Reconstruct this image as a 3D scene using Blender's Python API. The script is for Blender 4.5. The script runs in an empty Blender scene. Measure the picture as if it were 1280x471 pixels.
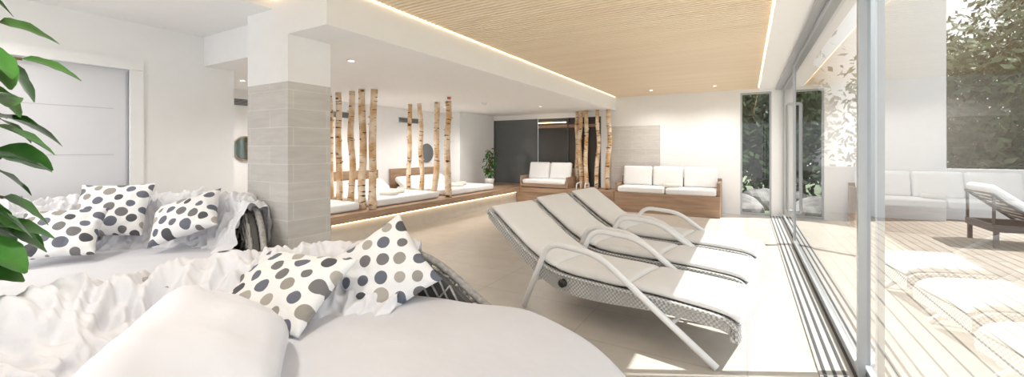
import bpy, bmesh, math, random
from mathutils import Vector, Matrix, noise
random.seed(7)
scene=bpy.context.scene
D=bpy.data
# ------------------------------------------------------------------ materials
def newmat(name):
    m=D.materials.new(name); m.use_nodes=True
    nt=m.node_tree; b=nt.nodes["Principled BSDF"]
    return m,nt,b
def mat(name,col,rough=0.6,metal=0.0,noise_amt=0.04,nscale=8.0,bump=0.0,bscale=60,spec=0.5):
    m,nt,b=newmat(name)
    b.inputs["Roughness"].default_value=rough; b.inputs["Metallic"].default_value=metal
    b.inputs["Specular IOR Level"].default_value=spec
    tc=nt.nodes.new("ShaderNodeTexCoord")
    n=nt.nodes.new("ShaderNodeTexNoise"); n.inputs["Scale"].default_value=nscale; n.inputs["Detail"].default_value=4
    nt.links.new(tc.outputs["Object"],n.inputs["Vector"])
    r=nt.nodes.new("ShaderNodeValToRGB")
    r.color_ramp.elements[0].position=.3; r.color_ramp.elements[1].position=.7
    c0=[max(0,c*(1-noise_amt)) for c in col]; c1=[min(1,c*(1+noise_amt)) for c in col]
    r.color_ramp.elements[0].color=(*c0,1); r.color_ramp.elements[1].color=(*c1,1)
    nt.links.new(n.outputs["Fac"],r.inputs["Fac"]); nt.links.new(r.outputs["Color"],b.inputs["Base Color"])
    if bump>0:
        n2=nt.nodes.new("ShaderNodeTexNoise"); n2.inputs["Scale"].default_value=bscale; n2.inputs["Detail"].default_value=3
        nt.links.new(tc.outputs["Object"],n2.inputs["Vector"])
        bp=nt.nodes.new("ShaderNodeBump"); bp.inputs["Strength"].default_value=bump; bp.inputs["Distance"].default_value=.02
        nt.links.new(n2.outputs["Fac"],bp.inputs["Height"]); nt.links.new(bp.outputs["Normal"],b.inputs["Normal"])
    return m
def emis(name,col,st):
    m,nt,b=newmat(name); b.inputs["Base Color"].default_value=(*col,1)
    b.inputs["Emission Color"].default_value=(*col,1); b.inputs["Emission Strength"].default_value=st
    return m
def tilemat(name,c1,c2,mortar,bw,rh,ms,vertical,rough=.45,offset=.5,bump=.3,stretch=(1,1,1)):
    m,nt,b=newmat(name); N=nt.nodes; L=nt.links
    tc=N.new("ShaderNodeTexCoord"); vec=tc.outputs["Object"]
    if vertical:
        sp=N.new("ShaderNodeSeparateXYZ"); L.new(vec,sp.inputs[0])
        ad=N.new("ShaderNodeMath"); ad.operation='ADD'; L.new(sp.outputs[0],ad.inputs[0]); L.new(sp.outputs[1],ad.inputs[1])
        cb=N.new("ShaderNodeCombineXYZ"); L.new(ad.outputs[0],cb.inputs[0]); L.new(sp.outputs[2],cb.inputs[1]); v2=cb.outputs[0]
    else: v2=vec
    br=N.new("ShaderNodeTexBrick"); br.offset=offset
    br.inputs["Scale"].default_value=1; br.inputs["Brick Width"].default_value=bw; br.inputs["Row Height"].default_value=rh
    br.inputs["Mortar Size"].default_value=ms; br.inputs["Mortar Smooth"].default_value=.1; br.inputs["Bias"].default_value=0
    br.inputs["Color1"].default_value=(*c1,1); br.inputs["Color2"].default_value=(*c2,1); br.inputs["Mortar"].default_value=(*mortar,1)
    L.new(v2,br.inputs["Vector"])
    mp=N.new("ShaderNodeMapping"); mp.inputs["Scale"].default_value=stretch; L.new(v2,mp.inputs[0])
    n=N.new("ShaderNodeTexNoise"); n.inputs["Scale"].default_value=3.5; n.inputs["Detail"].default_value=8; n.inputs["Roughness"].default_value=.65
    L.new(mp.outputs[0],n.inputs["Vector"])
    r=N.new("ShaderNodeValToRGB"); r.color_ramp.elements[0].position=.3; r.color_ramp.elements[1].position=.7
    r.color_ramp.elements[0].color=(.84,.83,.82,1); r.color_ramp.elements[1].color=(1.0,1.0,1.0,1)
    L.new(n.outputs["Fac"],r.inputs[0])
    mx=N.new("ShaderNodeMixRGB"); mx.blend_type='MULTIPLY'; mx.inputs[0].default_value=1
    L.new(br.outputs["Color"],mx.inputs[1]); L.new(r.outputs[0],mx.inputs[2]); L.new(mx.outputs[0],b.inputs["Base Color"])
    bp=N.new("ShaderNodeBump"); bp.inputs["Strength"].default_value=bump; bp.inputs["Distance"].default_value=.01; bp.invert=True
    L.new(br.outputs["Fac"],bp.inputs["Height"]); L.new(bp.outputs["Normal"],b.inputs["Normal"])
    b.inputs["Roughness"].default_value=rough
    return m
def woodmat(name,c1,c2,axis=0,scale=1.0,rough=.5,dist=.6):
    m,nt,b=newmat(name); N=nt.nodes; L=nt.links
    tc=N.new("ShaderNodeTexCoord"); mp=N.new("ShaderNodeMapping")
    s=[14*scale]*3; s[axis]=1.2*scale; mp.inputs["Scale"].default_value=s
    L.new(tc.outputs["Object"],mp.inputs[0])
    n=N.new("ShaderNodeTexNoise"); n.inputs["Scale"].default_value=1.5; n.inputs["Detail"].default_value=6; n.inputs["Distortion"].default_value=dist
    L.new(mp.outputs[0],n.inputs["Vector"])
    r=N.new("ShaderNodeValToRGB"); r.color_ramp.elements[0].position=.3; r.color_ramp.elements[1].position=.7
    r.color_ramp.elements[0].color=(*c1,1); r.color_ramp.elements[1].color=(*c2,1)
    L.new(n.outputs["Fac"],r.inputs[0]); L.new(r.outputs[0],b.inputs["Base Color"]); b.inputs["Roughness"].default_value=rough
    return m
def weavemat(name,c1,c2,sc=45):
    m,nt,b=newmat(name); N=nt.nodes; L=nt.links
    tc=N.new("ShaderNodeTexCoord")
    ch=N.new("ShaderNodeTexChecker"); ch.inputs["Scale"].default_value=sc
    ch.inputs[1].default_value=(*c1,1); ch.inputs[2].default_value=(*c2,1)
    L.new(tc.outputs["Object"],ch.inputs["Vector"])
    n=N.new("ShaderNodeTexNoise"); n.inputs["Scale"].default_value=sc*1.2; L.new(tc.outputs["Object"],n.inputs["Vector"])
    mx=N.new("ShaderNodeMixRGB"); mx.blend_type='MULTIPLY'; mx.inputs[0].default_value=.3
    L.new(ch.outputs[0],mx.inputs[1]); L.new(n.outputs["Fac"],mx.inputs[2]); L.new(mx.outputs[0],b.inputs["Base Color"])
    bp=N.new("ShaderNodeBump"); bp.inputs["Strength"].default_value=.8; bp.inputs["Distance"].default_value=.01
    L.new(ch.outputs["Fac"],bp.inputs["Height"]); L.new(bp.outputs["Normal"],b.inputs["Normal"]); b.inputs["Roughness"].default_value=.6
    return m
def dotmat(name,scale=9.0,off=(0,0,0)):
    m,nt,b=newmat(name); N=nt.nodes; L=nt.links
    tc=N.new("ShaderNodeTexCoord"); mp=N.new("ShaderNodeMapping")
    mp.inputs["Rotation"].default_value=(0,0,math.radians(32)); mp.inputs["Location"].default_value=off
    L.new(tc.outputs["Object"],mp.inputs[0])
    v=N.new("ShaderNodeTexVoronoi"); v.voronoi_dimensions='2D'; v.inputs["Scale"].default_value=scale; v.inputs["Randomness"].default_value=.16
    L.new(mp.outputs[0],v.inputs["Vector"])
    sp=N.new("ShaderNodeSeparateColor"); L.new(v.outputs["Color"],sp.inputs[0])
    r=N.new("ShaderNodeValToRGB"); r.color_ramp.interpolation='CONSTANT'
    cols=[(0,(.09,.09,.10)),(.22,(.32,.30,.27)),(.38,(.14,.15,.19)),(.64,(.42,.39,.35)),(.80,(.18,.175,.18))]
    e=r.color_ramp.elements
    e[0].position=0; e[0].color=(*cols[0][1],1); e[1].position=cols[1][0]; e[1].color=(*cols[1][1],1)
    for p,c in cols[2:]:
        k=e.new(p); k.color=(*c,1)
    L.new(sp.outputs[0],r.inputs[0])
    th=N.new("ShaderNodeMath"); th.operation='MULTIPLY_ADD'; th.inputs[1].default_value=.16; th.inputs[2].default_value=.27
    L.new(sp.outputs[1],th.inputs[0])
    lt=N.new("ShaderNodeMath"); lt.operation='LESS_THAN'; L.new(v.outputs["Distance"],lt.inputs[0]); L.new(th.outputs[0],lt.inputs[1])
    mx=N.new("ShaderNodeMixRGB"); mx.inputs[1].default_value=(.85,.85,.85,1); L.new(lt.outputs[0],mx.inputs[0]); L.new(r.outputs[0],mx.inputs[2])
    L.new(mx.outputs[0],b.inputs["Base Color"]); b.inputs["Roughness"].default_value=.85
    n2=N.new("ShaderNodeTexNoise"); n2.inputs["Scale"].default_value=9; L.new(tc.outputs["Object"],n2.inputs["Vector"])
    bp=N.new("ShaderNodeBump"); bp.inputs["Strength"].default_value=.45; bp.inputs["Distance"].default_value=.05
    L.new(n2.outputs["Fac"],bp.inputs["Height"]); L.new(bp.outputs["Normal"],b.inputs["Normal"])
    return m
def glassmat(name,tint=(.86,.88,.88),boost=1.75):
    m=D.materials.new(name); m.use_nodes=True; nt=m.node_tree; N=nt.nodes; L=nt.links
    for n in list(N): N.remove(n)
    out=N.new("ShaderNodeOutputMaterial"); mix=N.new("ShaderNodeMixShader")
    tr=N.new("ShaderNodeBsdfTransparent"); tr.inputs[0].default_value=(*tint,1)
    gl=N.new("ShaderNodeBsdfGlossy"); gl.inputs["Roughness"].default_value=.0
    fr=N.new("ShaderNodeFresnel"); fr.inputs[0].default_value=1.5
    mu=N.new("ShaderNodeMath"); mu.operation='MULTIPLY'; mu.use_clamp=True; mu.inputs[1].default_value=boost
    L.new(fr.outputs[0],mu.inputs[0]); L.new(mu.outputs[0],mix.inputs[0]); L.new(tr.outputs[0],mix.inputs[1]); L.new(gl.outputs[0],mix.inputs[2])
    L.new(mix.outputs[0],out.inputs[0]); return m

M_wall=mat("wall_paint",(.90,.90,.905),.9,noise_amt=.01)
M_ceil=mat("ceiling_paint",(.91,.91,.91),.9,noise_amt=.01)
M_door=mat("door_lacquer",(.74,.75,.79),.4,noise_amt=.01)
M_frame=mat("frame_grey",(.55,.56,.58),.4,noise_amt=.02)
M_alu=mat("aluminium_frame",(.45,.47,.49),.35,.3,noise_amt=.02)
M_aludark=mat("dark_frame",(.10,.10,.11),.4,noise_amt=.02)
M_track=mat("track_metal",(.50,.50,.49),.4,.3)
M_groove=mat("track_groove",(.07,.07,.07),.6)
M_floor=tilemat("floor_tiles",(.57,.525,.465),(.545,.50,.445),(.43,.395,.35),1.2,.6,.005,False,.28,.0,.1)
M_coltile=tilemat("column_tiles",(.68,.655,.625),(.62,.60,.575),(.74,.73,.71),.66,.165,.004,True,.6,.5,.2,(1,6,1))
M_slat=woodmat("ceiling_slat_wood",(.88,.72,.52),(.93,.79,.60),0,.4,dist=0)
M_slatback=mat("ceiling_backing",(.30,.19,.10),.8,noise_amt=.0)
M_deckwood=woodmat("platform_wood",(.29,.18,.115),(.45,.31,.20),1,1.0,.45)
M_deckwoodx=woodmat("bench_wood",(.29,.18,.12),(.44,.30,.20),0,1.0,.45)
M_stone=mat("platform_riser_stone",(.62,.57,.50),.6)
M_cush=mat("white_upholstery",(.86,.86,.86),.9,noise_amt=.015,bump=.12,bscale=220)
M_lcush=mat("lounger_upholstery",(.80,.79,.775),.9,noise_amt=.015,bump=.12,bscale=220)
M_sheet=mat("white_mattress_cloth",(.70,.705,.75),.9,noise_amt=.015,bump=.55,bscale=5)
M_cloth=mat("white_drape_cloth",(.78,.78,.81),.9,noise_amt=.02,bump=.5,bscale=13)
M_weaveL=weavemat("lounger_weave",(.80,.795,.78),(.42,.41,.40),60)
M_wick=mat("wicker_strand",(.36,.345,.33),.6,noise_amt=.3,nscale=40)
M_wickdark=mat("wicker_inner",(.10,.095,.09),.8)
M_white=mat("white_powder_coat",(.84,.84,.84),.3,noise_amt=.01)
M_black=mat("black_plastic",(.02,.02,.02),.4)
M_dot=dotmat("dotted_fabric",10.0)
M_dot2=dotmat("dotted_fabric_b",9.5,(.31,.17,0))
M_glass=glassmat("window_glass")
M_leaf=mat("plant_leaf",(.05,.17,.03),.3,noise_amt=.5,nscale=6)
M_leaf2=mat("tree_leaf",(.065,.10,.04),.7,noise_amt=.6,nscale=1.5)
M_stem=mat("plant_stem",(.16,.12,.06),.8)
M_treebark=mat("tree_bark",(.16,.12,.09),.9)
M_decking=tilemat("terrace_decking",(.35,.30,.24),(.30,.25,.20),(.11,.09,.07),6.0,.14,.010,False,.7,.3,.3)
M_ext=mat("exterior_render",(.62,.63,.64),.9,noise_amt=.02)
M_grass=mat("garden_ground",(.12,.15,.08),.9,noise_amt=.4,nscale=3)
M_mirror=mat("mirror_dark",(.20,.24,.22),.05,.9)
M_darkglass,_nt,_b=newmat("dark_partition_glass"); _b.inputs["Base Color"].default_value=(.13,.14,.145,1); _b.inputs["Roughness"].default_value=.08
M_darkdoor,_nt,_b=newmat("dark_door_glass"); _b.inputs["Base Color"].default_value=(.06,.058,.056,1); _b.inputs["Roughness"].default_value=.10
M_led=emis("led_warm",(1.0,.78,.50),4.5)
M_lamp=emis("downlight_glow",(1.0,.93,.82),8)
M_red=mat("detector_red",(.6,.08,.05),.5)
M_towel=mat("towel_cloth",(.80,.76,.70),.95,bump=.4,bscale=150)
M_boulder=mat("boulder_stone",(.20,.19,.18),.9,noise_amt=.4,nscale=4)
_n=M_decking.node_tree
_tc=[x for x in _n.nodes if x.type=='TEX_COORD'][0]; _br=[x for x in _n.nodes if x.type=='TEX_BRICK'][0]
_mp=_n.nodes.new("ShaderNodeMapping"); _mp.inputs["Rotation"].default_value=(0,0,math.radians(90)); _n.links.new(_tc.outputs["Object"],_mp.inputs[0]); _n.links.new(_mp.outputs[0],_br.inputs["Vector"])
M_birch,nt,b=newmat("birch_bark"); N=nt.nodes; L=nt.links
tc=N.new("ShaderNodeTexCoord")
mp=N.new("ShaderNodeMapping"); mp.inputs["Scale"].default_value=(5,5,22); L.new(tc.outputs["Object"],mp.inputs[0])
n1=N.new("ShaderNodeTexNoise"); n1.inputs["Scale"].default_value=1.3; n1.inputs["Detail"].default_value=5; L.new(mp.outputs[0],n1.inputs["Vector"])
r1=N.new("ShaderNodeValToRGB"); r1.color_ramp.elements[0].position=.34; r1.color_ramp.elements[1].position=.41
r1.color_ramp.elements[0].color=(.10,.06,.04,1); r1.color_ramp.elements[1].color=(1,1,1,1); L.new(n1.outputs["Fac"],r1.inputs[0])
n2=N.new("ShaderNodeTexNoise"); n2.inputs["Scale"].default_value=5; n2.inputs["Detail"].default_value=4; L.new(tc.outputs["Object"],n2.inputs["Vector"])
r2=N.new("ShaderNodeValToRGB"); r2.color_ramp.elements[0].position=.38; r2.color_ramp.elements[1].position=.6
r2.color_ramp.elements[0].color=(.62,.38,.18,1); r2.color_ramp.elements[1].color=(.84,.71,.55,1); L.new(n2.outputs["Fac"],r2.inputs[0])
mx=N.new("ShaderNodeMixRGB"); mx.blend_type='MULTIPLY'; mx.inputs[0].default_value=1; L.new(r2.outputs[0],mx.inputs[1]); L.new(r1.outputs[0],mx.inputs[2])
L.new(mx.outputs[0],b.inputs["Base Color"]); b.inputs["Roughness"].default_value=.8

# ------------------------------------------------------------------ mesh helpers
def link(o,parent=None):
    scene.collection.objects.link(o)
    if parent: o.parent=parent
    return o
def empty(name,loc=(0,0,0),rotz=0):
    o=D.objects.new(name,None); o.location=loc; o.rotation_euler=(0,0,rotz); o.empty_display_size=.1
    return link(o)
def meshobj(name,verts,faces,m,parent=None,smooth=False,loc=(0,0,0),rot=(0,0,0)):
    me=D.meshes.new(name); me.from_pydata([tuple(v) for v in verts],[],faces); me.validate(); me.update()
    ms=m if isinstance(m,(list,tuple)) else [m]
    for k in ms: me.materials.append(k)
    if smooth:
        for p in me.polygons: p.use_smooth=True
    o=D.objects.new(name,me); o.location=loc; o.rotation_euler=rot
    return link(o,parent)
def addbox(V,F,x0,x1,y0,y1,z0,z1):
    b=len(V)
    V+= [(x0,y0,z0),(x1,y0,z0),(x1,y1,z0),(x0,y1,z0),(x0,y0,z1),(x1,y0,z1),(x1,y1,z1),(x0,y1,z1)]
    F+= [[b+i for i in f] for f in ((0,3,2,1),(4,5,6,7),(0,1,5,4),(1,2,6,5),(2,3,7,6),(3,0,4,7))]
def box(name,x0,x1,y0,y1,z0,z1,m,parent=None,bevel=0):
    V=[];F=[];addbox(V,F,x0,x1,y0,y1,z0,z1)
    o=meshobj(name,V,F,m,parent)
    if bevel:
        md=o.modifiers.new("bevel","BEVEL"); md.width=bevel; md.segments=3
    return o
def boxes(name,lst,m,parent=None,bevel=0):
    V=[];F=[]
    for l in lst: addbox(V,F,*l)
    o=meshobj(name,V,F,m,parent)
    if bevel:
        md=o.modifiers.new("bevel","BEVEL"); md.width=bevel; md.segments=2
    return o
def fillet(pts,r,n=6):
    pts=[Vector(p) for p in pts]; out=[pts[0]]
    for i in range(1,len(pts)-1):
        a,b_,c=pts[i-1],pts[i],pts[i+1]
        d1=(a-b_); d2=(c-b_); rr=min(r,d1.length*.45,d2.length*.45)
        p1=b_+d1.normalized()*rr; p2=b_+d2.normalized()*rr
        for k in range(n+1):
            t=k/n; out.append(p1*(1-t)**2+b_*2*t*(1-t)+p2*t*t)
    out.append(pts[-1]); return out
def sweep(V,F,pts,rad,sides=8,flat=1.0,cap=True):
    pts=[Vector(p) for p in pts]; n=len(pts); base=len(V)
    prev=None
    for i,p in enumerate(pts):
        t=(pts[min(i+1,n-1)]-pts[max(i-1,0)]).normalized()
        if prev is None:
            ref=Vector((0,0,1)) if abs(t.z)<.9 else Vector((1,0,0))
            nn=t.cross(ref).normalized()
        else:
            nn=(prev-t*prev.dot(t)).normalized()
        prev=nn; bb=t.cross(nn)
        r=rad[i] if isinstance(rad,(list,tuple)) else rad
        for k in range(sides):
            a=2*math.pi*k/sides
            V.append(p+nn*math.cos(a)*r+bb*math.sin(a)*r*flat)
    for i in range(n-1):
        for k in range(sides):
            k2=(k+1)%sides
            F.append([base+i*sides+k,base+i*sides+k2,base+(i+1)*sides+k2,base+(i+1)*sides+k])
    if cap:
        F.append([base+k for k in range(sides)][::-1]); F.append([base+(n-1)*sides+k for k in range(sides)])
def tube(name,pts,r,m,parent=None,sides=10,fl=0,flat=1.0):
    V=[];F=[]
    if fl: pts=fillet(pts,fl)
    sweep(V,F,pts,r,sides,flat)
    return meshobj(name,V,F,m,parent,True)
def softbox(name,sx,sy,sz,r,m,parent=None,loc=(0,0,0),rot=(0,0,0),puff=0,wr=0,seed=0,n=14):
    bm=bmesh.new(); bmesh.ops.create_cube(bm,size=2)
    bmesh.ops.subdivide_edges(bm,edges=bm.edges[:],cuts=n,use_grid_fill=True)
    for v in bm.verts:
        c=v.co.copy()
        c=Vector([math.sin(k*math.pi/2) for k in c])
        p=Vector((c.x*sx,c.y*sy,c.z*sz)); rz=min(r,sz)
        q=Vector((max(-sx+r,min(sx-r,p.x)),max(-sy+r,min(sy-r,p.y)),max(-sz+rz,min(sz-rz,p.z))))
        d=p-q
        if d.length>1e-6:
            dd=Vector((d.x/r,d.y/r,d.z/rz)); dd=dd.normalized(); p=q+Vector((dd.x*r,dd.y*r,dd.z*rz))
        k=(1-c.x**2)*(1-c.y**2)
        p.z+=puff*(k**.6 if k>0 else 0)*(1 if c.z>0 else -1)*abs(c.z)
        if wr: p+=Vector((0,0,1))*wr*(noise.noise(Vector((p.x*5+seed,p.y*5,p.z*3+seed)))+.35*(.5-abs(noise.noise(Vector((p.x*9,p.y*13+seed,0))))*2))
        v.co=p
    me=D.meshes.new(name); bm.to_mesh(me); bm.free(); me.materials.append(m)
    for p in me.polygons: p.use_smooth=True
    o=D.objects.new(name,me); o.location=loc; o.rotation_euler=rot
    return link(o,parent)
def pillow(name,sx,sy,th,m,loc,rot,parent=None,seed=0,n=30,pinch=.10):
    V=[];F=[]
    idx={}
    for s in (1,-1):
        for i in range(n+1):
            for j in range(n+1):
                x=-math.cos(math.pi*i/n)*.6+(-1+2*i/n)*.4; y=-math.cos(math.pi*j/n)*.6+(-1+2*j/n)*.4
                if s==-1 and (i in(0,n) or j in(0,n)):
                    idx[(s,i,j)]=idx[(1,i,j)]; continue
                k=max(0,(1-x*x)*(1-y*y))
                px=x*(1-pinch*(1-y*y)*abs(x)); py=y*(1-pinch*(1-x*x)*abs(y))
                h=th*k**.42
                w=noise.noise(Vector((x*2.2+seed,y*2.2,s*3)))*.20*th*(k**.2)
                w+=noise.noise(Vector((x*5+seed,y*5,s*7)))*.14*th*(k**.2)
                idx[(s,i,j)]=len(V); V.append((px*sx,py*sy,s*h+w))
    for s in (1,-1):
        for i in range(n):
            for j in range(n):
                f=[idx[(s,i,j)],idx[(s,i+1,j)],idx[(s,i+1,j+1)],idx[(s,i,j+1)]]
                if s==-1: f=f[::-1]
                F.append(f)
    return meshobj(name,V,F,m,parent,True,loc,rot)
def rotm(*axes):
    m=Matrix.Identity(3)
    for ax,deg in axes: m=Matrix.Rotation(math.radians(deg),3,ax)@m
    return m.to_euler()
def disc(name,c,r,h,m,parent=None,axis='Z',seg=32):
    V=[];F=[]
    for s in (0,1):
        for k in range(seg):
            a=2*math.pi*k/seg; u,v=r*math.cos(a),r*math.sin(a); w=s*h
            p={'Z':(u,v,w),'X':(w,u,v),'Y':(u,w,v)}[axis]
            V.append(Vector(c)+Vector(p))
    F.append(list(range(seg))[::-1]); F.append([seg+k for k in range(seg)])
    for k in range(seg): F.append([k,(k+1)%seg,seg+(k+1)%seg,seg+k])
    return meshobj(name,V,F,m,parent)
def catm(pts,n=6):
    out=[]
    P=[pts[0]]+list(pts)+[pts[-1]]
    for i in range(1,len(P)-2):
        p0,p1,p2,p3=[Vector(q) for q in P[i-1:i+3]]
        for k in range(n):
            t=k/n
            out.append(.5*((2*p1)+(-p0+p2)*t+(2*p0-5*p1+4*p2-p3)*t*t+(-p0+3*p1-3*p2+p3)*t**3))
    out.append(Vector(pts[-1])); return out

# ------------------------------------------------------------------ room shell
ZS=2.465; ZW=2.80; ZL=2.72; YB=10.5
box("floor",-9,.72,-3,YB+.2,-.15,0,M_floor)
DY0,DY1,DZ=.72,1.63,2.26
boxes("wall_left",[(-5.51,-5.31,-3,DY0,0,2.9),(-5.51,-5.31,DY1,2.56,0,2.9),(-5.51,-5.31,DY0,DY1,DZ,2.9)],M_wall)
d=empty("door_1")
box("door_leaf",-5.42,-5.38,DY0+.01,DY1-.01,.01,DZ-.01,M_door,d)
boxes("door_frame",[(-5.33,-5.285,DY1-.02,DY1+.08,0,DZ-.02),(-5.33,-5.285,DY0-.08,DY0+.02,0,DZ-.02),(-5.33,-5.285,DY0-.08,DY1+.08,DZ-.018,DZ+.08)],M_wall,d)
boxes("door_gap",[(-5.379,-5.374,DY1-.03,DY1-.015,0.01,DZ-.03)],M_frame,d)
boxes("door_panel_lines",[(-5.381,-5.377,DY0+.12,DY1-.12,z,z+.006) for z in (.5,.95,1.4,1.85)],M_frame,d)
tube("door_handle",[(-5.38,DY0+.08,1.05),(-5.32,DY0+.08,1.05),(-5.32,DY0+.2,1.05)],.01,M_alu,d)
box("wall_passage_left",-7.6,-7.4,1.0,YB+.2,0,2.9,M_wall)
box("wall_passage_front",-7.6,-5.51,.8,1.0,0,2.9,M_wall)
box("wall_alcove_pier",-7.4,-6.7,8.8,YB,0.45,ZS,M_wall)
box("column_tiled",-4.13,-3.48,2.11,2.53,0,2.05,M_coltile)
box("column_plaster",-4.13,-3.48,2.11,2.53,2.05,ZS,M_wall)
box("ceiling_left",-5.6,-3.72,-3,2.25,ZL,ZL+.2,M_ceil)
box("beam_left",-5.31,-4.13,2.25,2.53,2.39,2.92,M_wall)
box("beam_over_column",-4.13,-2.95,2.11,2.53,ZS,2.92,M_wall)
box("ceiling_soffit",-7.6,-2.95,2.53,YB+.2,ZS,2.92,M_ceil)
box("roof_slab",-7.6,.85,-3,YB+.2,2.93,3.15,M_ceil)
box("ceiling_edge_right",.22,.85,-3,YB+.2,2.78,2.93,M_ceil)
c=empty("ceiling")
V=[];F=[]
y=-3.0
while y<YB-.02:
    x0=-3.70 if y<2.06 else -2.93
    addbox(V,F,x0,.20,y,y+.045,ZW,ZW+.035); y+=.062
meshobj("wood_slats",V,F,M_slat,c)
boxes("slat_backing",[(-3.72,.22,-3,2.11,ZW+.04,ZW+.06),(-2.95,.22,2.11,YB,ZW+.04,ZW+.06)],M_slatback,c)
boxes("cove_light",[(-2.948,-2.938,2.2,YB-.1,ZW+.005,ZW+.02),(.203,.213,0.5,YB-.1,ZW+.005,ZW+.02),(-3.7,-3.0,2.095,2.105,ZW+.005,ZW+.02)],M_led,c)
wx0,wx1,wz=-.14,.45,2.72
boxes("wall_back",[(-3.35,wx0,YB,YB+.2,0,2.93),(wx0,.85,YB,YB+.2,wz,2.93),(wx1,.85,YB,YB+.2,0,wz),(-7.6,-3.35,YB,YB+.2,2.33,2.93),(-7.6,-6.7,YB,YB+.2,0,2.33),(-6.7,-3.35,YB,YB+.2,0,.45)],M_wall)
box("wall_tile_panel",-3.06,-1.86,YB-.06,YB,.45,2.05,M_coltile)
w=empty("window_1")
boxes("window_frame",[(wx0,wx0+.035,YB+.02,YB+.1,0,wz),(wx1-.035,wx1,YB+.02,YB+.1,0,wz),(wx0+.035,wx1-.035,YB+.02,YB+.1,wz-.04,wz),(wx0+.035,wx1-.035,YB+.02,YB+.1,0,.05)],M_alu,w)
meshobj("glass_pane",[(wx0,YB+.06,0),(wx1,YB+.06,0),(wx1,YB+.06,wz),(wx0,YB+.06,wz)],[[0,1,2,3]],M_glass,w)
p=empty("glass_partition")
box("dark_glass",-6.7,-5.26,YB+.04,YB+.06,.45,2.33,M_darkglass,p)
box("dark_door_glass",-5.22,-3.35,YB+.05,YB+.07,.45,2.33,M_darkdoor,p)
boxes("mullions",[(x,x+.03,YB,YB+.04,.45,2.33) for x in (-6.7,-5.25,-4.3,-3.38)],M_aludark,p)
boxes("led_reflection",[(-5.2,-4.35,YB,YB+.035,2.2,2.22)],M_led,p)  # painted LED reflection: a glowing strip set on the dark glass
boxes("wood_lintel_strip",[(-5.2,-3.4,YB+.01,YB+.045,2.06,2.14)],M_deckwoodx,p)
def slider(name,x,y0,y1,fw=.06):
    e=empty(name)
    boxes("frame",[(x-.018,x+.018,y0,y0+fw,.03,2.74),(x-.018,x+.018,y1-fw,y1,.03,2.74),(x-.017,x+.017,y0+fw,y1-fw,.03,.08),(x-.017,x+.017,y0+fw,y1-fw,2.70,2.74)],M_alu,e)
    meshobj("glass_pane",[(x,y0+fw,.08),(x,y0+fw,2.70),(x,y1-fw,2.70),(x,y1-fw,.08)],[[0,1,2,3]],M_glass,e)
    return e
s1=slider("window_2",.66,-1.6,3.43,.045)
s2=slider("window_3",.615,3.28,7.50,.045)
s3=slider("window_4",.66,7.55,YB-.02,.045)
for e,yy in ((s2,7.46),(s3,7.66)):
    tube("pull_handle",[(.60,yy,.5),(.53,yy,.5),(.53,yy,2.15),(.60,yy,2.15)],.014,M_alu,e,8,.03)
t=empty("window_track")
box("track_plate",.40,.72,-3,YB,0,.012,M_track,t)
boxes("track_grooves",[(x,x+.018,-3,YB,.012,.016) for x in (.42,.475,.53,.585,.635,.69)],M_groove,t)
boxes("window_head",[(.52,.74,-3,YB,2.745,2.78)],M_alu,t)

# ------------------------------------------------------------------ platforms
ZP=.45
pl=empty("wood_platform")
box("platform_top",-7.395,-5.30,3.86,8.795,ZP-.12,ZP,M_deckwood,pl,.004)
box("platform_top_rear",-6.695,-5.30,8.80,YB-.005,ZP-.12,ZP,M_deckwood,pl)
box("platform_back_top",-5.30,-2.75,9.6,YB-.005,ZP-.12,ZP,M_deckwoodx,pl,.004)
box("platform_riser",-7.395,-5.42,3.95,8.795,0,ZP-.12,M_stone,pl)
box("platform_riser_rear",-6.695,-5.42,8.80,YB-.01,0,ZP-.12,M_stone,pl)
box("platform_back_riser",-5.42,-2.75,9.62,YB-.01,0,ZP-.12,M_deckwoodx,pl)
boxes("platform_led",[(-5.41,-5.38,3.95,9.55,ZP-.145,ZP-.125)],M_led,pl)
def trunk(x,y,r,z0=ZP,z1=ZS,lean=0):
    V=[];F=[];n=16;pts=[];rs=[]
    sd=random.random()*50
    for i in range(n+1):
        t=i/n
        dx=noise.noise(Vector((sd,t*2.5,0)))*.05; dy=noise.noise(Vector((sd,t*2.5,9)))*.05
        pts.append((x+dx+lean*(t-.5),y+dy,z0+.003+t*(z1-z0-.006))); rs.append(r*(1.05-.15*t+.10*noise.noise(Vector((sd,t*6,3)))))
    sweep(V,F,pts,rs,14)
    for k in range(3):
        i=random.randint(3,13); a=random.random()*6.28; c_=Vector(pts[i]); dr=Vector((math.cos(a),math.sin(a),.5))
        sweep(V,F,[c_+dr*r*.6,c_+dr*r*1.25],r*.28,7)
    for v in range(len(V)): V[v]=Vector((V[v][0],V[v][1],min(z1-.001,max(z0+.001,V[v][2]))))
    return meshobj("birch_trunk",V,F,M_birch,None,True)
for x,y,r in [(-6.6,4.78,.05),(-6.3,4.75,.055),(-5.95,4.74,.055),(-5.60,4.68,.06),(-5.44,4.76,.062),
              (-6.54,6.75,.05),(-6.2,6.75,.05),(-5.77,6.75,.06),(-5.45,6.75,.065),
              (-3.02,10.1,.06),(-3.32,10.1,.05),(-3.62,10.1,.055),(-3.80,10.2,.06),(-3.95,10.34,.06)]:
    trunk(x,y,r,lean=random.uniform(-.03,.03))
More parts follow.
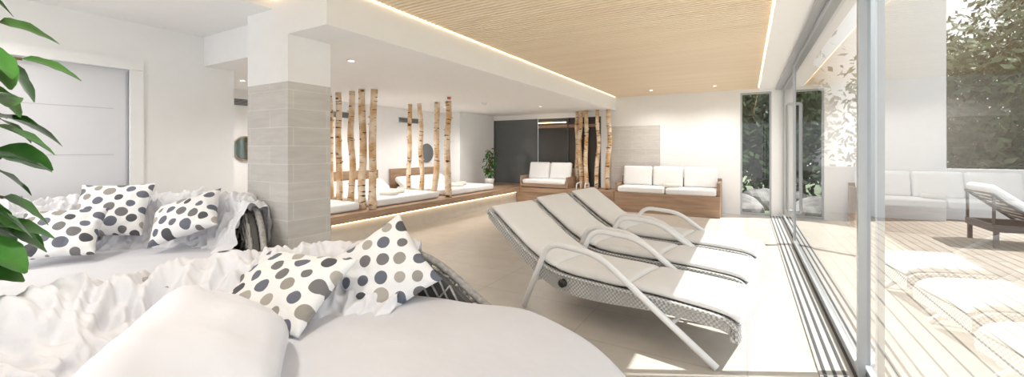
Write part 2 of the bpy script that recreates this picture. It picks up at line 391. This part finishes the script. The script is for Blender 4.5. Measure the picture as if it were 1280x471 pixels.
for y0,y1 in ((3.93,4.58),(4.92,6.58),(6.95,8.68)):
    e=empty("platform_daybed",(-6.345,(y0+y1)/2,ZP+.001))
    softbox("mattress",.82,(y1-y0)/2,.07,.05,M_cush,e,(0,0,.07))
    softbox("head_wedge",.20,(y1-y0)/2-.03,.07,.06,M_cush,e,(-.74,0,.21),(0,math.radians(35),0))
    box("wood_headboard",-1.04,-1.0,-(y1-y0)/2,(y1-y0)/2,0,.54,M_deckwood,e,.005)
    if y0>4.5:
        softbox("folded_towel",.16,.12,.035,.03,M_towel,e,(.45,-.2,.175),(0,0,.4),n=6)
        softbox("rolled_towel",.13,.05,.045,.04,M_towel,e,(.35,.12,.185),(0,0,.8),n=6)
mr=empty("round_wall_mirror"); disc("mirror_disc",(-7.395,3.73,1.47),.2,.03,M_mirror,mr,'X')
V=[];F=[];sweep(V,F,[(-7.37,3.73+.2*math.cos(a),1.47+.2*math.sin(a)) for a in [2*math.pi*k/32 for k in range(33)]],.012,6,1,False); meshobj("mirror_rim",V,F,M_deckwood,mr,True)
mr=empty("round_wall_mirror.001"); disc("mirror_disc",(-7.395,8.25,1.36),.24,.03,M_darkglass,mr,'X')
V=[];F=[];sweep(V,F,[(-7.37,8.25+.24*math.cos(a),1.36+.24*math.sin(a)) for a in [2*math.pi*k/32 for k in range(33)]],.012,6,1,False); meshobj("mirror_rim",V,F,M_aludark,mr,True)
for yy in (5.6,7.6):
    e=empty("air_vent"); box("vent_frame",-7.4,-7.385,yy-.35,yy+.35,2.12,2.25,M_frame,e)
    boxes("vent_slats",[(-7.385,-7.38,yy-.33,yy+.33,2.13+.018*k,2.14+.018*k) for k in range(6)],M_black,e)
e=empty("air_vent"); box("vent_frame",-7.4,-7.385,3.45,3.85,2.2,2.3,M_black,e); boxes("vent_slats",[(-7.385,-7.38,3.47,3.83,2.21+.018*k,2.216+.018*k) for k in range(5)],M_frame,e)
e=empty("smoke_detector",(-4.9,7.3,ZS)); disc("base",(0,0,-.02),.06,.02,M_white,e); disc("head",(0,0,-.05),.04,.03,M_white,e)
e=empty("fire_alarm",(-4.9,6.1,ZS)); disc("base",(0,0,-.02),.05,.02,M_white,e); disc("beacon",(0,0,-.06),.035,.04,M_red,e)
def downlight_or_fill(x,y,z,power):
    e=empty("ceiling_or_fill_light",(x,y,z))
    V=[];F=[];sweep(V,F,[(.04*math.cos(a),.04*math.sin(a),-.006) for a in [2*math.pi*k/24 for k in range(25)]],.006,6,1,False); meshobj("ring",V,F,M_white,e,True)
    disc("lens",(0,0,-.006),.035,.005,M_lamp,e)
    if power:
        l=D.lights.new("lamp","SPOT"); l.energy=power; l.spot_size=math.radians(150); l.spot_blend=.9; l.shadow_soft_size=.12; l.color=(1,.95,.89)
        lo=D.objects.new("lamp",l); lo.location=(0,0,-.03); link(lo,e)
for x,y in ((-6.3,5.6),(-6.3,7.7),(-6.4,3.2),(-3.9,3.1),(-4.2,8.6)): downlight_or_fill(x,y,ZS,135)  # added fill lamps in the soffit to brighten the interior
for x,y in ((-1.9,9.6),(-.6,9.6),(-1.9,.4),(-3.2,-.6)): downlight_or_fill(x,y,ZW,90)  # first pair are the rear downlights; second pair is added, unseen fill
downlight_or_fill(-4.6,.6,ZL,60); downlight_or_fill(-4.6,-1.2,ZL,75)  # unseen fill lamps, added to lift the brightness over the daybeds

# ------------------------------------------------------------------ back bench
e=empty("built_in_bench")
box("bench_base",-2.74,-.5,9.6,YB-.12,0,ZP,M_deckwoodx,e,.004)
boxes("bench_frame",[(-.56,-.50,9.66,10.295,ZP,.74),(-2.74,-.50,10.32,10.38,ZP,.80),(-2.74,-2.70,9.70,10.295,ZP,.66)],M_deckwoodx,e,.004)
for x0,x1 in ((-2.68,-1.62),(-1.60,-.57)):
    softbox("seat_cushion",(x1-x0)/2,.32,.07,.04,M_cush,e,((x0+x1)/2,9.94,ZP+.07),puff=.01)
for x0,x1 in ((-2.66,-1.98),(-1.96,-1.29),(-1.27,-.58)):
    softbox("back_cushion",(x1-x0)/2,.235,.07,.05,M_cush,e,((x0+x1)/2,10.18,ZP+.37),(math.radians(78),0,0),puff=.02)
softbox("folded_towel",.16,.12,.035,.03,M_towel,e,(-1.5,9.88,ZP+.19),(0,0,.3),n=6)
e=empty("cushioned_armchair",(-4.62,9.62,ZP))
boxes("wood_frame",[(-.635,.635,0,.555,.02,.10),(-.68,-.64,0,.62,0,.30),(.64,.68,0,.62,0,.30),(-.635,.635,.56,.62,.1,.5)],M_deckwoodx,e)
boxes("feet",[(-.6,-.5,.1,.5,0,.02),(.5,.6,.1,.5,0,.02)],M_deckwoodx,e)
softbox("seat_cushion",.62,.27,.06,.04,M_cush,e,(0,.26,.16),puff=.01)
for sx in (-.31,.31): softbox("back_cushion",.30,.23,.06,.04,M_cush,e,(sx,.45,.43),(math.radians(76),0,0),puff=.02)
e=empty("platform_handrail",(-3.70,9.63,ZP))
for k,sx in enumerate((0,.22)):
    tube("rail_%d"%(k+1),[(sx,0,0),(sx,0,.16),(sx,.3,.16),(sx,.3,0)],.015,M_white,e,8,.08)

# ------------------------------------------------------------------ sun loungers
def pad(name,prof,y0,y1,th,m,parent,n=14):
    pts=[Vector((a,0,b_)) for a,b_ in prof]
    pp=[pts[0]]
    for q in pts[1:]:
        if (q-pp[-1]).length>1e-4: pp.append(q)
    pts=pp
    seg=[0]
    for i in range(1,len(pts)): seg.append(seg[-1]+(pts[i]-pts[i-1]).length)
    Lt=seg[-1]; K=30; V=[];F=[]
    def at(s):
        s=max(0,min(Lt,s))
        for i in range(1,len(pts)):
            if s<=seg[i]+1e-9:
                f=(s-seg[i-1])/(seg[i]-seg[i-1]); return pts[i-1].lerp(pts[i],f)
        return pts[-1]
    idx={}
    for sgn in (1,-1):
        for i in range(K+1):
            u=-math.cos(math.pi*i/K)
            p=at((u+1)/2*Lt); a=at((u+1)/2*Lt-.06); b2=at((u+1)/2*Lt+.06); tt=(b2-a).normalized(); nn=Vector((-tt.z,0,tt.x))
            if nn.z<0: nn=-nn
            for j in range(n+1):
                v=-math.cos(math.pi*j/n)
                if sgn==-1 and (i in(0,K) or j in (0,n)): idx[(sgn,i,j)]=idx[(1,i,j)]; continue
                e1=(1-abs(u)**14)**.5; e2=(1-abs(v)**8)**.5
                h=th/2*e1*e2
                w=.006*noise.noise(Vector((p.x*7,v*2,sgn)))*e1*e2
                q=p+nn*(th/2+sgn*h+w)
                idx[(sgn,i,j)]=len(V); V.append((q.x,(y0+y1)/2+v*(y1-y0)/2,q.z))
    for sgn in (1,-1):
        for i in range(K):
            for j in range(n):
                f=[idx[(sgn,i,j)],idx[(sgn,i+1,j)],idx[(sgn,i+1,j+1)],idx[(sgn,i,j+1)]]
                if sgn==1: f=f[::-1]
                F.append(f)
    return meshobj(name,V,F,m,parent,True)
def lounger(foot,head_dir_deg,name="sun_lounger",frame=M_white,weave=M_weaveL):
    W=.70
    e=empty(name,(foot[0],foot[1],0),math.radians(head_dir_deg))
    prof=[(0,.29),(.10,.335),(.5,.355),(.9,.355),(1.25,.36),(1.48,.39),(1.72,.50),(1.98,.67),(2.22,.84)]
    P=catm([(a,0,b_) for a,b_ in prof],5); P=[(p.x,p.z) for p in P]
    V=[];F=[]
    dep=lambda t:.07+.065*math.exp(-((t-1.2)/.6)**2)
    for ya,yb in ((0,-.05),(-W+.05,-W)):
        b0=len(V)
        for t,z in P:
            dd=dep(t)
            V+=[(t,ya,z+.01),(t,yb,z+.01),(t,yb,z-dd),(t,ya,z-dd)]
        for i in range(len(P)-1):
            for k in range(4):
                k2=(k+1)%4
                F.append([b0+i*4+k,b0+i*4+k2,b0+i*4+4+k2,b0+i*4+4+k])
        F.append([b0,b0+1,b0+2,b0+3]); q=b0+(len(P)-1)*4; F.append([q+3,q+2,q+1,q])
    b0=len(V)
    for t,z in P: V+=[(t,-.05,z-.01),(t,-W+.05,z-.01),(t,-W+.05,z-.035),(t,-.05,z-.035)]
    for i in range(len(P)-1):
        for k in range(4):
            k2=(k+1)%4
            F.append([b0+i*4+k,b0+i*4+k2,b0+i*4+4+k2,b0+i*4+4+k])
    addbox(V,F,-.02,.03,-W,0,.20,.305)
    o=meshobj("woven_body",V,F,weave,e)
    bm=bmesh.new(); bm.from_mesh(o.data); bmesh.ops.recalc_face_normals(bm,faces=bm.faces); bm.to_mesh(o.data); bm.free()
    V=[];F=[]
    sweep(V,F,[(2.21,-.0,.825),(2.21,-W,.825)],.035,10)
    for ys in (-.0,-W):
        sweep(V,F,[(t,ys,z+.008) for t,z in P],.014,6)
    meshobj("woven_edge",V,F,weave,e,True)
    up=lambda pr:[(a,b_+.005) for a,b_ in pr]
    leg=[q for q in P if q[0]<=.78]; seat=[q for q in P if .78<=q[0]<=1.48]; back=[q for q in P if q[0]>=1.48]
    pad("leg_cushion",up(leg),-.03,-W+.03,.075,M_lcush,e)
    pad("seat_cushion",up([leg[-1]]+seat),-.03,-W+.03,.08,M_lcush,e)
    pad("back_cushion",up([seat[-1]]+back),-.03,-W+.03,.085,M_lcush,e)
    for k,ys in enumerate((.03,-W-.03)):
        tube("arm_frame_%d"%(k+1),[(.10,ys,0.015),(.98,ys,.615),(1.46,ys,.64),(1.74,ys,.015)],.020,frame,e,10,.14,1.3)
    V=[];F=[]
    sweep(V,F,[(1.63,.03,.27),(1.63,-W-.03,.27)],.014,8); sweep(V,F,[(.40,.03,.22),(.40,-W-.03,.22)],.014,8)
    meshobj("cross_bars",V,F,frame,e,True)
    V=[];F=[]
    for ys in (.015,-W-.015): sweep(V,F,[(1.32,ys+.02,.31),(1.32,ys-.02,.31)],.035,14)
    meshobj("recline_knobs",V,F,M_black,e,True)
    return e
lounger((-.07,3.0),169.0)
lounger((-.02,3.97),170.5)
lounger((.06,4.95),171.5)

# ------------------------------------------------------------------ round daybeds
def sstep(x): x=max(0,min(1,x)); return x*x*(3-2*x)
def adiff(a,b_): return (a-b_+180)%360-180
def daybed(cx,cy,R,zm,zr,back,hw,clothw=.40,seed=0,bump=1.0,cut=16):
    e=empty("round_daybed",(cx,cy,0))
    zl=zm-.13
    def rim(deg): return zl+(zr-zl)*sstep((hw-abs(adiff(deg,back)))/34)
    NR=120
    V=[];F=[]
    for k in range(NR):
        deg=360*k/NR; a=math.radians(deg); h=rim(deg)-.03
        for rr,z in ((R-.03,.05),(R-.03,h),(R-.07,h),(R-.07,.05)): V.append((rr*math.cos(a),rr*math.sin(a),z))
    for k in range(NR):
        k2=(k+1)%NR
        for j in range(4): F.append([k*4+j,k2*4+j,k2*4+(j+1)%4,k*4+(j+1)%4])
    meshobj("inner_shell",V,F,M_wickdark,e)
    V=[];F=[]
    ribs=NR
    for k in range(0,ribs):
        deg=360*k/ribs; a=math.radians(deg); h=rim(deg)
        sweep(V,F,[(R*math.cos(a),R*math.sin(a),.04),(R*math.cos(a),R*math.sin(a),h)],.008,5)
    rows=int((zr-.06)/.034)
    for j in range(rows):
        z=.06+j*.034; run=[]
        def flush(run):
            if len(run)>2: sweep(V,F,run,.015,5,.7)
        for k in range(0,ribs*2+1):
            deg=180*k/ribs; a=math.radians(deg)
            if z>rim(deg)-.01: flush(run); run=[]; continue
            off=.014*(1 if ((k//2+j)%2==0) else -1)*(1 if k%2==0 else 0)
            run.append(((R+off)*math.cos(a),(R+off)*math.sin(a),z))
        flush(run)
    ring=[((R)*math.cos(math.radians(3*k)),(R)*math.sin(math.radians(3*k)),rim(3*k)+.005) for k in range(121)]
    sweep(V,F,ring,.024,8,1,False)
    for off in (.012,-.085):
        for sgn in (1,-1):
            for k in range(0,360,5):
                h0=rim(k)
                if h0<zm: continue
                pts=[]
                for q in range(7):
                    dg=k+sgn*q*2.0; a=math.radians(dg); z=min(h0,rim(dg))-.02-q*.045
                    pts.append(((R+off+.006*(q%2))*math.cos(a),(R+off+.006*(q%2))*math.sin(a),z))
                sweep(V,F,pts,.012,5,.6)
    meshobj("wicker_weave",V,F,M_wick,e,True)
    V=[];F=[];n=120
    def outer(deg): return R+.03-.12*sstep((hw+6-abs(adiff(deg,back)))/20)
    fr=[.15,.3,.5,.7,.85]
    rows_=len(fr)+9+1
    V.append((0,0,zm))
    for i in range(rows_):
        for k in range(n):
            deg=360*k/n; a=math.radians(deg); ro=outer(deg)
            if i<len(fr): r_=(ro-.08)*fr[i]; z=zm
            elif i<len(fr)+9:
                t=math.pi/2*(i-len(fr))/8; r_=ro-.08+.08*math.sin(t); z=zm-.09+.09*math.cos(t)
            else: r_=ro-.01; z=max(.30,zm-.20)
            w=.010*noise.noise(Vector((r_*math.cos(a)*2.5+seed,r_*math.sin(a)*2.5,0)))
            V.append((r_*math.cos(a),r_*math.sin(a),z+w))
    for k in range(n): F.append([0,1+k,1+(k+1)%n])
    for i in range(rows_-1):
        for k in range(n):
            b1=1+i*n; F.append([b1+k,b1+n+k,b1+n+(k+1)%n,b1+(k+1)%n])
    meshobj("mattress",V,F,M_sheet,e,True)
    V=[];F=[]; A=300; span=hw-cut
    for i in range(A+1):
        deg=back-span+2*span*i/A; a=math.radians(deg); h=rim(deg)
        ctrl=[(R-clothw-.02,zm-.01),(R-clothw*.75,zm+.06),(R-clothw*.45,max(zm+.09,h-.10)),(R-.10,h+.03),(R+.02,h+.045),(R+.08,h-.03),(R+.08,h-.20),(R+.06,h-.20-.10*(1+noise.noise(Vector((a*4,seed,0)))))]
        cs=catm([(p_[0],0,p_[1]) for p_ in ctrl],7)
        Bm=len(cs)
        for j,p_ in enumerate(cs):
            v=j/(Bm-1)
            s1=R*a
            amp=bump*(.050*math.sin(math.pi*min(1,v*1.15+.08))+.010)
            w=noise.noise(Vector((s1*5.0+seed,v*2.0,seed)))*.9
            w+=1.0*(1-abs(noise.noise(Vector((s1*8+v*6+seed,v*4-s1*2,3+seed))))*3.4)
            w+=.7*(.5-abs(noise.noise(Vector((s1*17-v*9,v*8,seed))))*2)
            ang=v*math.pi
            nr=-math.cos(ang)*.8; nz=math.sin(ang)*.9+.15
            rr=p_.x+nr*w*amp; zz=max(p_.z+nz*w*amp,zm-.02 if v<.3 else 0)
            aa=a+.02*noise.noise(Vector((v*4,seed,a*3)))*(1 if i in(0,A) else .6)
            V.append((rr*math.cos(aa),rr*math.sin(aa),zz))
    for i in range(A):
        for j in range(Bm-1):
            F.append([i*Bm+j,i*Bm+j+1,(i+1)*Bm+j+1,(i+1)*Bm+j])
    o=meshobj("draped_cover",V,F,M_cloth,e,True)
    md=o.modifiers.new("sub","SUBSURF"); md.levels=1; md.render_levels=1
    V=[];F=[]
    for k in range(6):
        a=math.pi/3*k; sweep(V,F,[((R-.1)*math.cos(a),(R-.1)*math.sin(a),0),((R-.1)*math.cos(a),(R-.1)*math.sin(a),.08)],.03,8)
    meshobj("feet",V,F,M_black,e)
    return e
bedA=daybed(-1.39,.82,1.28,.55,.77,185,104,.46,seed=1.3,bump=.95,cut=30)
bedB=daybed(-3.98,.87,1.15,.60,.95,136,84,.30,seed=8.1,bump=1.2,cut=24)
softbox("backrest_bolster",.48,.255,.12,.10,M_sheet,None,(-1.61,.66,.70),rotm(('X',-27),('Z',-36)),puff=.03,wr=.03,seed=4,n=24)
def tp(loc,sx,sy,th,rot,m,seed): return pillow("throw_pillow",sx,sy,th,m,loc,rot,None,seed)
tp((-2.20,1.29,.70),.35,.24,.09,rotm(('X',34),('Z',10)),M_dot2,1)
tp((-1.90,1.74,.72),.26,.26,.09,rotm(('Z',38),('X',62),('Z',28)),M_dot2,2)
tp((-4.74,1.32,.93),.26,.25,.09,rotm(('X',60),('Z',50)),M_dot,3)
tp((-4.14,1.62,.88),.27,.20,.09,rotm(('Z',25),('X',50),('Z',25)),M_dot,4)
tp((-4.50,.96,.82),.24,.22,.09,rotm(('X',45),('Z',60)),M_dot,5)

# ------------------------------------------------------------------ plants
def leafverts(V,F,base,dirv,nrm,Lf,Wf,droop=.3):
    dirv=dirv.normalized(); side=dirv.cross(nrm)
    if side.length<1e-3: side=Vector((1,0,0))
    side.normalize(); nn=side.cross(dirv).normalized()
    b0=len(V); K=9
    for i in range(K+1):
        t=i/K; w=Wf*max(.02,math.sin(math.pi*min(1,t**.8*.97+.02)))**.7
        c=base+dirv*(Lf*t)-Vector((0,0,1))*droop*Lf*t*t
        wav=.06*math.sin(t*14)*w
        V.append(c-side*w+nn*(w*.22+wav)); V.append(c-side*w*.5+nn*w*.08); V.append(c); V.append(c+side*w*.5+nn*w*.08); V.append(c+side*w+nn*(w*.22-wav))
    for i in range(K):
        a=b0+i*5
        for q in range(4): F.append([a+q,a+q+1,a+q+6,a+q+5])
def bushy(name,x,y,z0,hgt,rad,nl,Lf,Wf,potr,poth,potmat,seed,lean=(0,0),k0=4):
    rnd=random.Random(seed); e=empty(name,(x,y,z0))
    V=[];F=[];n=32
    pr=[(potr*.75,0),(potr*.95,poth*.6),(potr,poth),(potr*.9,poth),(potr*.88,poth-.03),(0.001,poth-.03)]
    for r_,z in pr:
        for k in range(n): V.append((r_*math.cos(2*math.pi*k/n),r_*math.sin(2*math.pi*k/n),z))
    for i in range(len(pr)-1):
        for k in range(n): F.append([i*n+k,i*n+(k+1)%n,(i+1)*n+(k+1)%n,(i+1)*n+k])
    F.append(list(range(n))[::-1])
    meshobj("pot",V,F,potmat,e,True)
    VS=[];FS=[];VL=[];FL=[]
    ns=6
    stems=[]
    for s_ in range(ns):
        a=2*math.pi*s_/ns+rnd.random(); rr=rad*rnd.uniform(.25,.6); hz=hgt*rnd.uniform(.75,.98)
        pts=catm([(potr*.3*math.cos(a),potr*.3*math.sin(a),poth-.03),(rr*.5*math.cos(a)+lean[0]*.7,rr*.5*math.sin(a)+lean[1]*.7,poth+(hz-poth)*.4),(rr*math.cos(a+.3)+lean[0],rr*math.sin(a+.3)+lean[1],hz)],8)
        sweep(VS,FS,pts,[.012*(1-.6*i/len(pts))*(hgt/1.6+.3) for i in range(len(pts))],6); stems.append(pts)
    for k in range(nl):
        st=rnd.choice(stems); p0=st[rnd.randint(k0,len(st)-1)]
        a=rnd.random()*2*math.pi; el=rnd.uniform(-.5,.6)
        dv=Vector((math.cos(a)*math.cos(el),math.sin(a)*math.cos(el),math.sin(el)))
        pet=rnd.uniform(.15,.6)*rad; p1=p0+dv*pet
        sweep(VS,FS,[p0,p0+dv*pet*.5+Vector((0,0,.02)),p1],.0035*(hgt/1.6+.2),4)
        sc=rnd.uniform(.75,1.15)
        ld=dv+Vector((rnd.uniform(-.3,.3),rnd.uniform(-.3,.3),rnd.uniform(-1.0,.0)))
        nr=Vector((dv.x*.9+rnd.uniform(-.4,.4),dv.y*.9+rnd.uniform(-.4,.4),.7))
        leafverts(VL,FL,p1,ld,nr,Lf*sc,Wf*sc,.3)
    meshobj("stems",VS,FS,M_stem,e,True); meshobj("foliage",VL,FL,M_leaf,e,True)
    return e
bushy("potted_rubber_plant",-2.80,-.04,0,2.35,.34,290,.17,.066,.17,.5,M_wickdark,3,(.0,.27),3)
bushy("potted_ficus",-6.15,9.42,ZP,1.0,.20,130,.10,.03,.13,.22,M_white,5)

# ------------------------------------------------------------------ outside
box("terrace_deck",.72,9,-6,12.0,-.12,-.01,M_decking)
box("garden_ground",-14,40,10.75,50,-.6,-.15,M_grass)
box("garden_side",9,40,-20,10.75,-.6,-.15,M_grass)
box("terrace_parapet",.9,12,12.01,12.2,-.12,1.05,M_ext)
box("terrace_pillar",2.3,3.5,11.6,12.0,-.01,5.0,M_ext)
def outdoor(x,y,rz):
    e=empty("outdoor_daybed",(x,y,-.01),rz)
    boxes("dark_frame",[(-1.0,1.0,-.45,-.39,.24,.34),(-1.0,1.0,.39,.45,.24,.34),(-1.0,-.94,-.39,.39,.24,.34),(.94,1.0,-.39,.39,.24,.34)]+[(sx,sx+.05,sy,sy+.05,0,.24) for sx in (-.98,.92) for sy in (-.44,.39)],M_aludark,e)
    V=[];F=[]
    for sy in (-.42,.42): sweep(V,F,[(-.45,sy,.34),(-1.0,sy,.80)],.025,8)
    for k in range(8):
        q=k/7; sweep(V,F,[(-.45-.55*q,-.42,.34+.46*q),(-.45-.55*q,.42,.34+.46*q)],.015,6)
    for sy in (-.42,.42): sweep(V,F,[(-.98,sy,.3),(-.98,sy,.78)],.02,8)
    meshobj("slatted_back",V,F,M_aludark,e,True)
    softbox("cushion",.70,.38,.06,.05,M_cush,e,(.26,0,.40),puff=.01)
    softbox("back_cushion",.38,.38,.06,.05,M_cush,e,(-.72,0,.66),(0,math.radians(40),0),puff=.01)
outdoor(4.15,9.25,0); outdoor(4.6,7.6,0)
def tree(name,x,y,h,rad,nl,seed,th=.12):
    rnd=random.Random(seed); e=empty(name,(x,y,-.2)); V=[];F=[]
    sweep(V,F,catm([(0,0,0),(.1,.05,h*.3),(-.05,.1,h*.6),(0,0,h*.9)],5),[th*(1-.04*i) for i in range(16)],8)
    cl=[]
    for k in range(16):
        a=rnd.random()*6.28; r_=rad*rnd.uniform(.3,.8); z=h*rnd.uniform(.15,.95)
        c_=Vector((r_*math.cos(a),r_*math.sin(a),z)); cl.append(c_)
        sweep(V,F,[(0,.05,z*.7),(c_.x*.5,c_.y*.5,z*.9),tuple(c_)],[.05,.035,.015],5)
    meshobj("trunk",V,F,M_treebark,e,True)
    V=[];F=[]
    for k in range(nl):
        c_=rnd.choice(cl); s_=rad*.48
        p=c_+Vector((rnd.gauss(0,s_*.6),max(-rad*1.1-c_.y,rnd.gauss(0,s_*.6)),rnd.gauss(0,s_*.6)))
        d1=Vector((rnd.uniform(-1,1),rnd.uniform(-1,1),rnd.uniform(-1,1))).normalized(); d2=d1.orthogonal().normalized()
        l=rnd.uniform(.08,.17); b0=len(V); V+=[p-d1*l,p+d2*l*.5,p+d1*l,p-d2*l*.5]; F.append([b0,b0+1,b0+2,b0+3])
    meshobj("leaves",V,F,M_leaf2,e)
tree("garden_tree",6.9,16.4,7.6,2.5,15000,1)
tree("garden_tree",9.9,15.8,7.4,2.5,15000,2)
tree("garden_tree",12.9,17.0,7.6,2.6,12000,7)
tree("garden_tree",4.8,18.6,5.0,1.8,5000,5)
tree("garden_tree",-.3,16.0,6.2,2.0,13000,3)
tree("garden_tree",.9,14.8,3.6,1.1,6000,6,.05)
for k,(x,y,r_) in enumerate(((-.1,12.0,.45),(.25,13.1,.5),(-.75,12.9,.5))):
    bm=bmesh.new(); bmesh.ops.create_icosphere(bm,subdivisions=3,radius=r_)
    for v in bm.verts: v.co*=1+.3*noise.noise(v.co*2.2+Vector((k*5,0,0))); v.co.z*=.75
    me=D.meshes.new("garden_boulder"); bm.to_mesh(me); bm.free(); me.materials.append(M_boulder)
    o=D.objects.new("garden_boulder",me); o.location=(x,y,0.0); link(o)

# ------------------------------------------------------------------ light
wd=D.worlds.new("World"); scene.world=wd; wd.use_nodes=True
nt=wd.node_tree; bg=nt.nodes["Background"]
tcw=nt.nodes.new("ShaderNodeTexCoord"); sep=nt.nodes.new("ShaderNodeSeparateXYZ"); nt.links.new(tcw.outputs["Generated"],sep.inputs[0])
cr=nt.nodes.new("ShaderNodeValToRGB"); cr.color_ramp.elements[0].position=0; cr.color_ramp.elements[0].color=(1,1,1,1)
cr.color_ramp.elements[1].position=.8; cr.color_ramp.elements[1].color=(.84,.92,1,1)
nt.links.new(sep.outputs[2],cr.inputs[0]); nt.links.new(cr.outputs[0],bg.inputs[0]); bg.inputs[1].default_value=1.75
sun=D.lights.new("sun","SUN"); sun.energy=10; sun.angle=math.radians(.6); sun.color=(1,.97,.93)
so=D.objects.new("sun",sun); link(so)
dv=-Vector((math.cos(math.radians(58))*math.cos(math.radians(28)),math.cos(math.radians(58))*math.sin(math.radians(28)),math.sin(math.radians(58))))
so.rotation_euler=dv.to_track_quat('-Z','Y').to_euler()
scene.view_settings.view_transform='Standard'; scene.view_settings.look='None'; scene.view_settings.exposure=0.12

# ------------------------------------------------------------------ camera
cam=D.cameras.new("camera"); co=D.objects.new("camera",cam); link(co)
cam.sensor_width=36; cam.lens=510/1280*36; cam.shift_y=-(235.5-187)/1280
cam.clip_start=.05
co.location=(0,0,1.45); co.rotation_euler=(math.radians(90),0,math.radians(30))
scene.camera=co
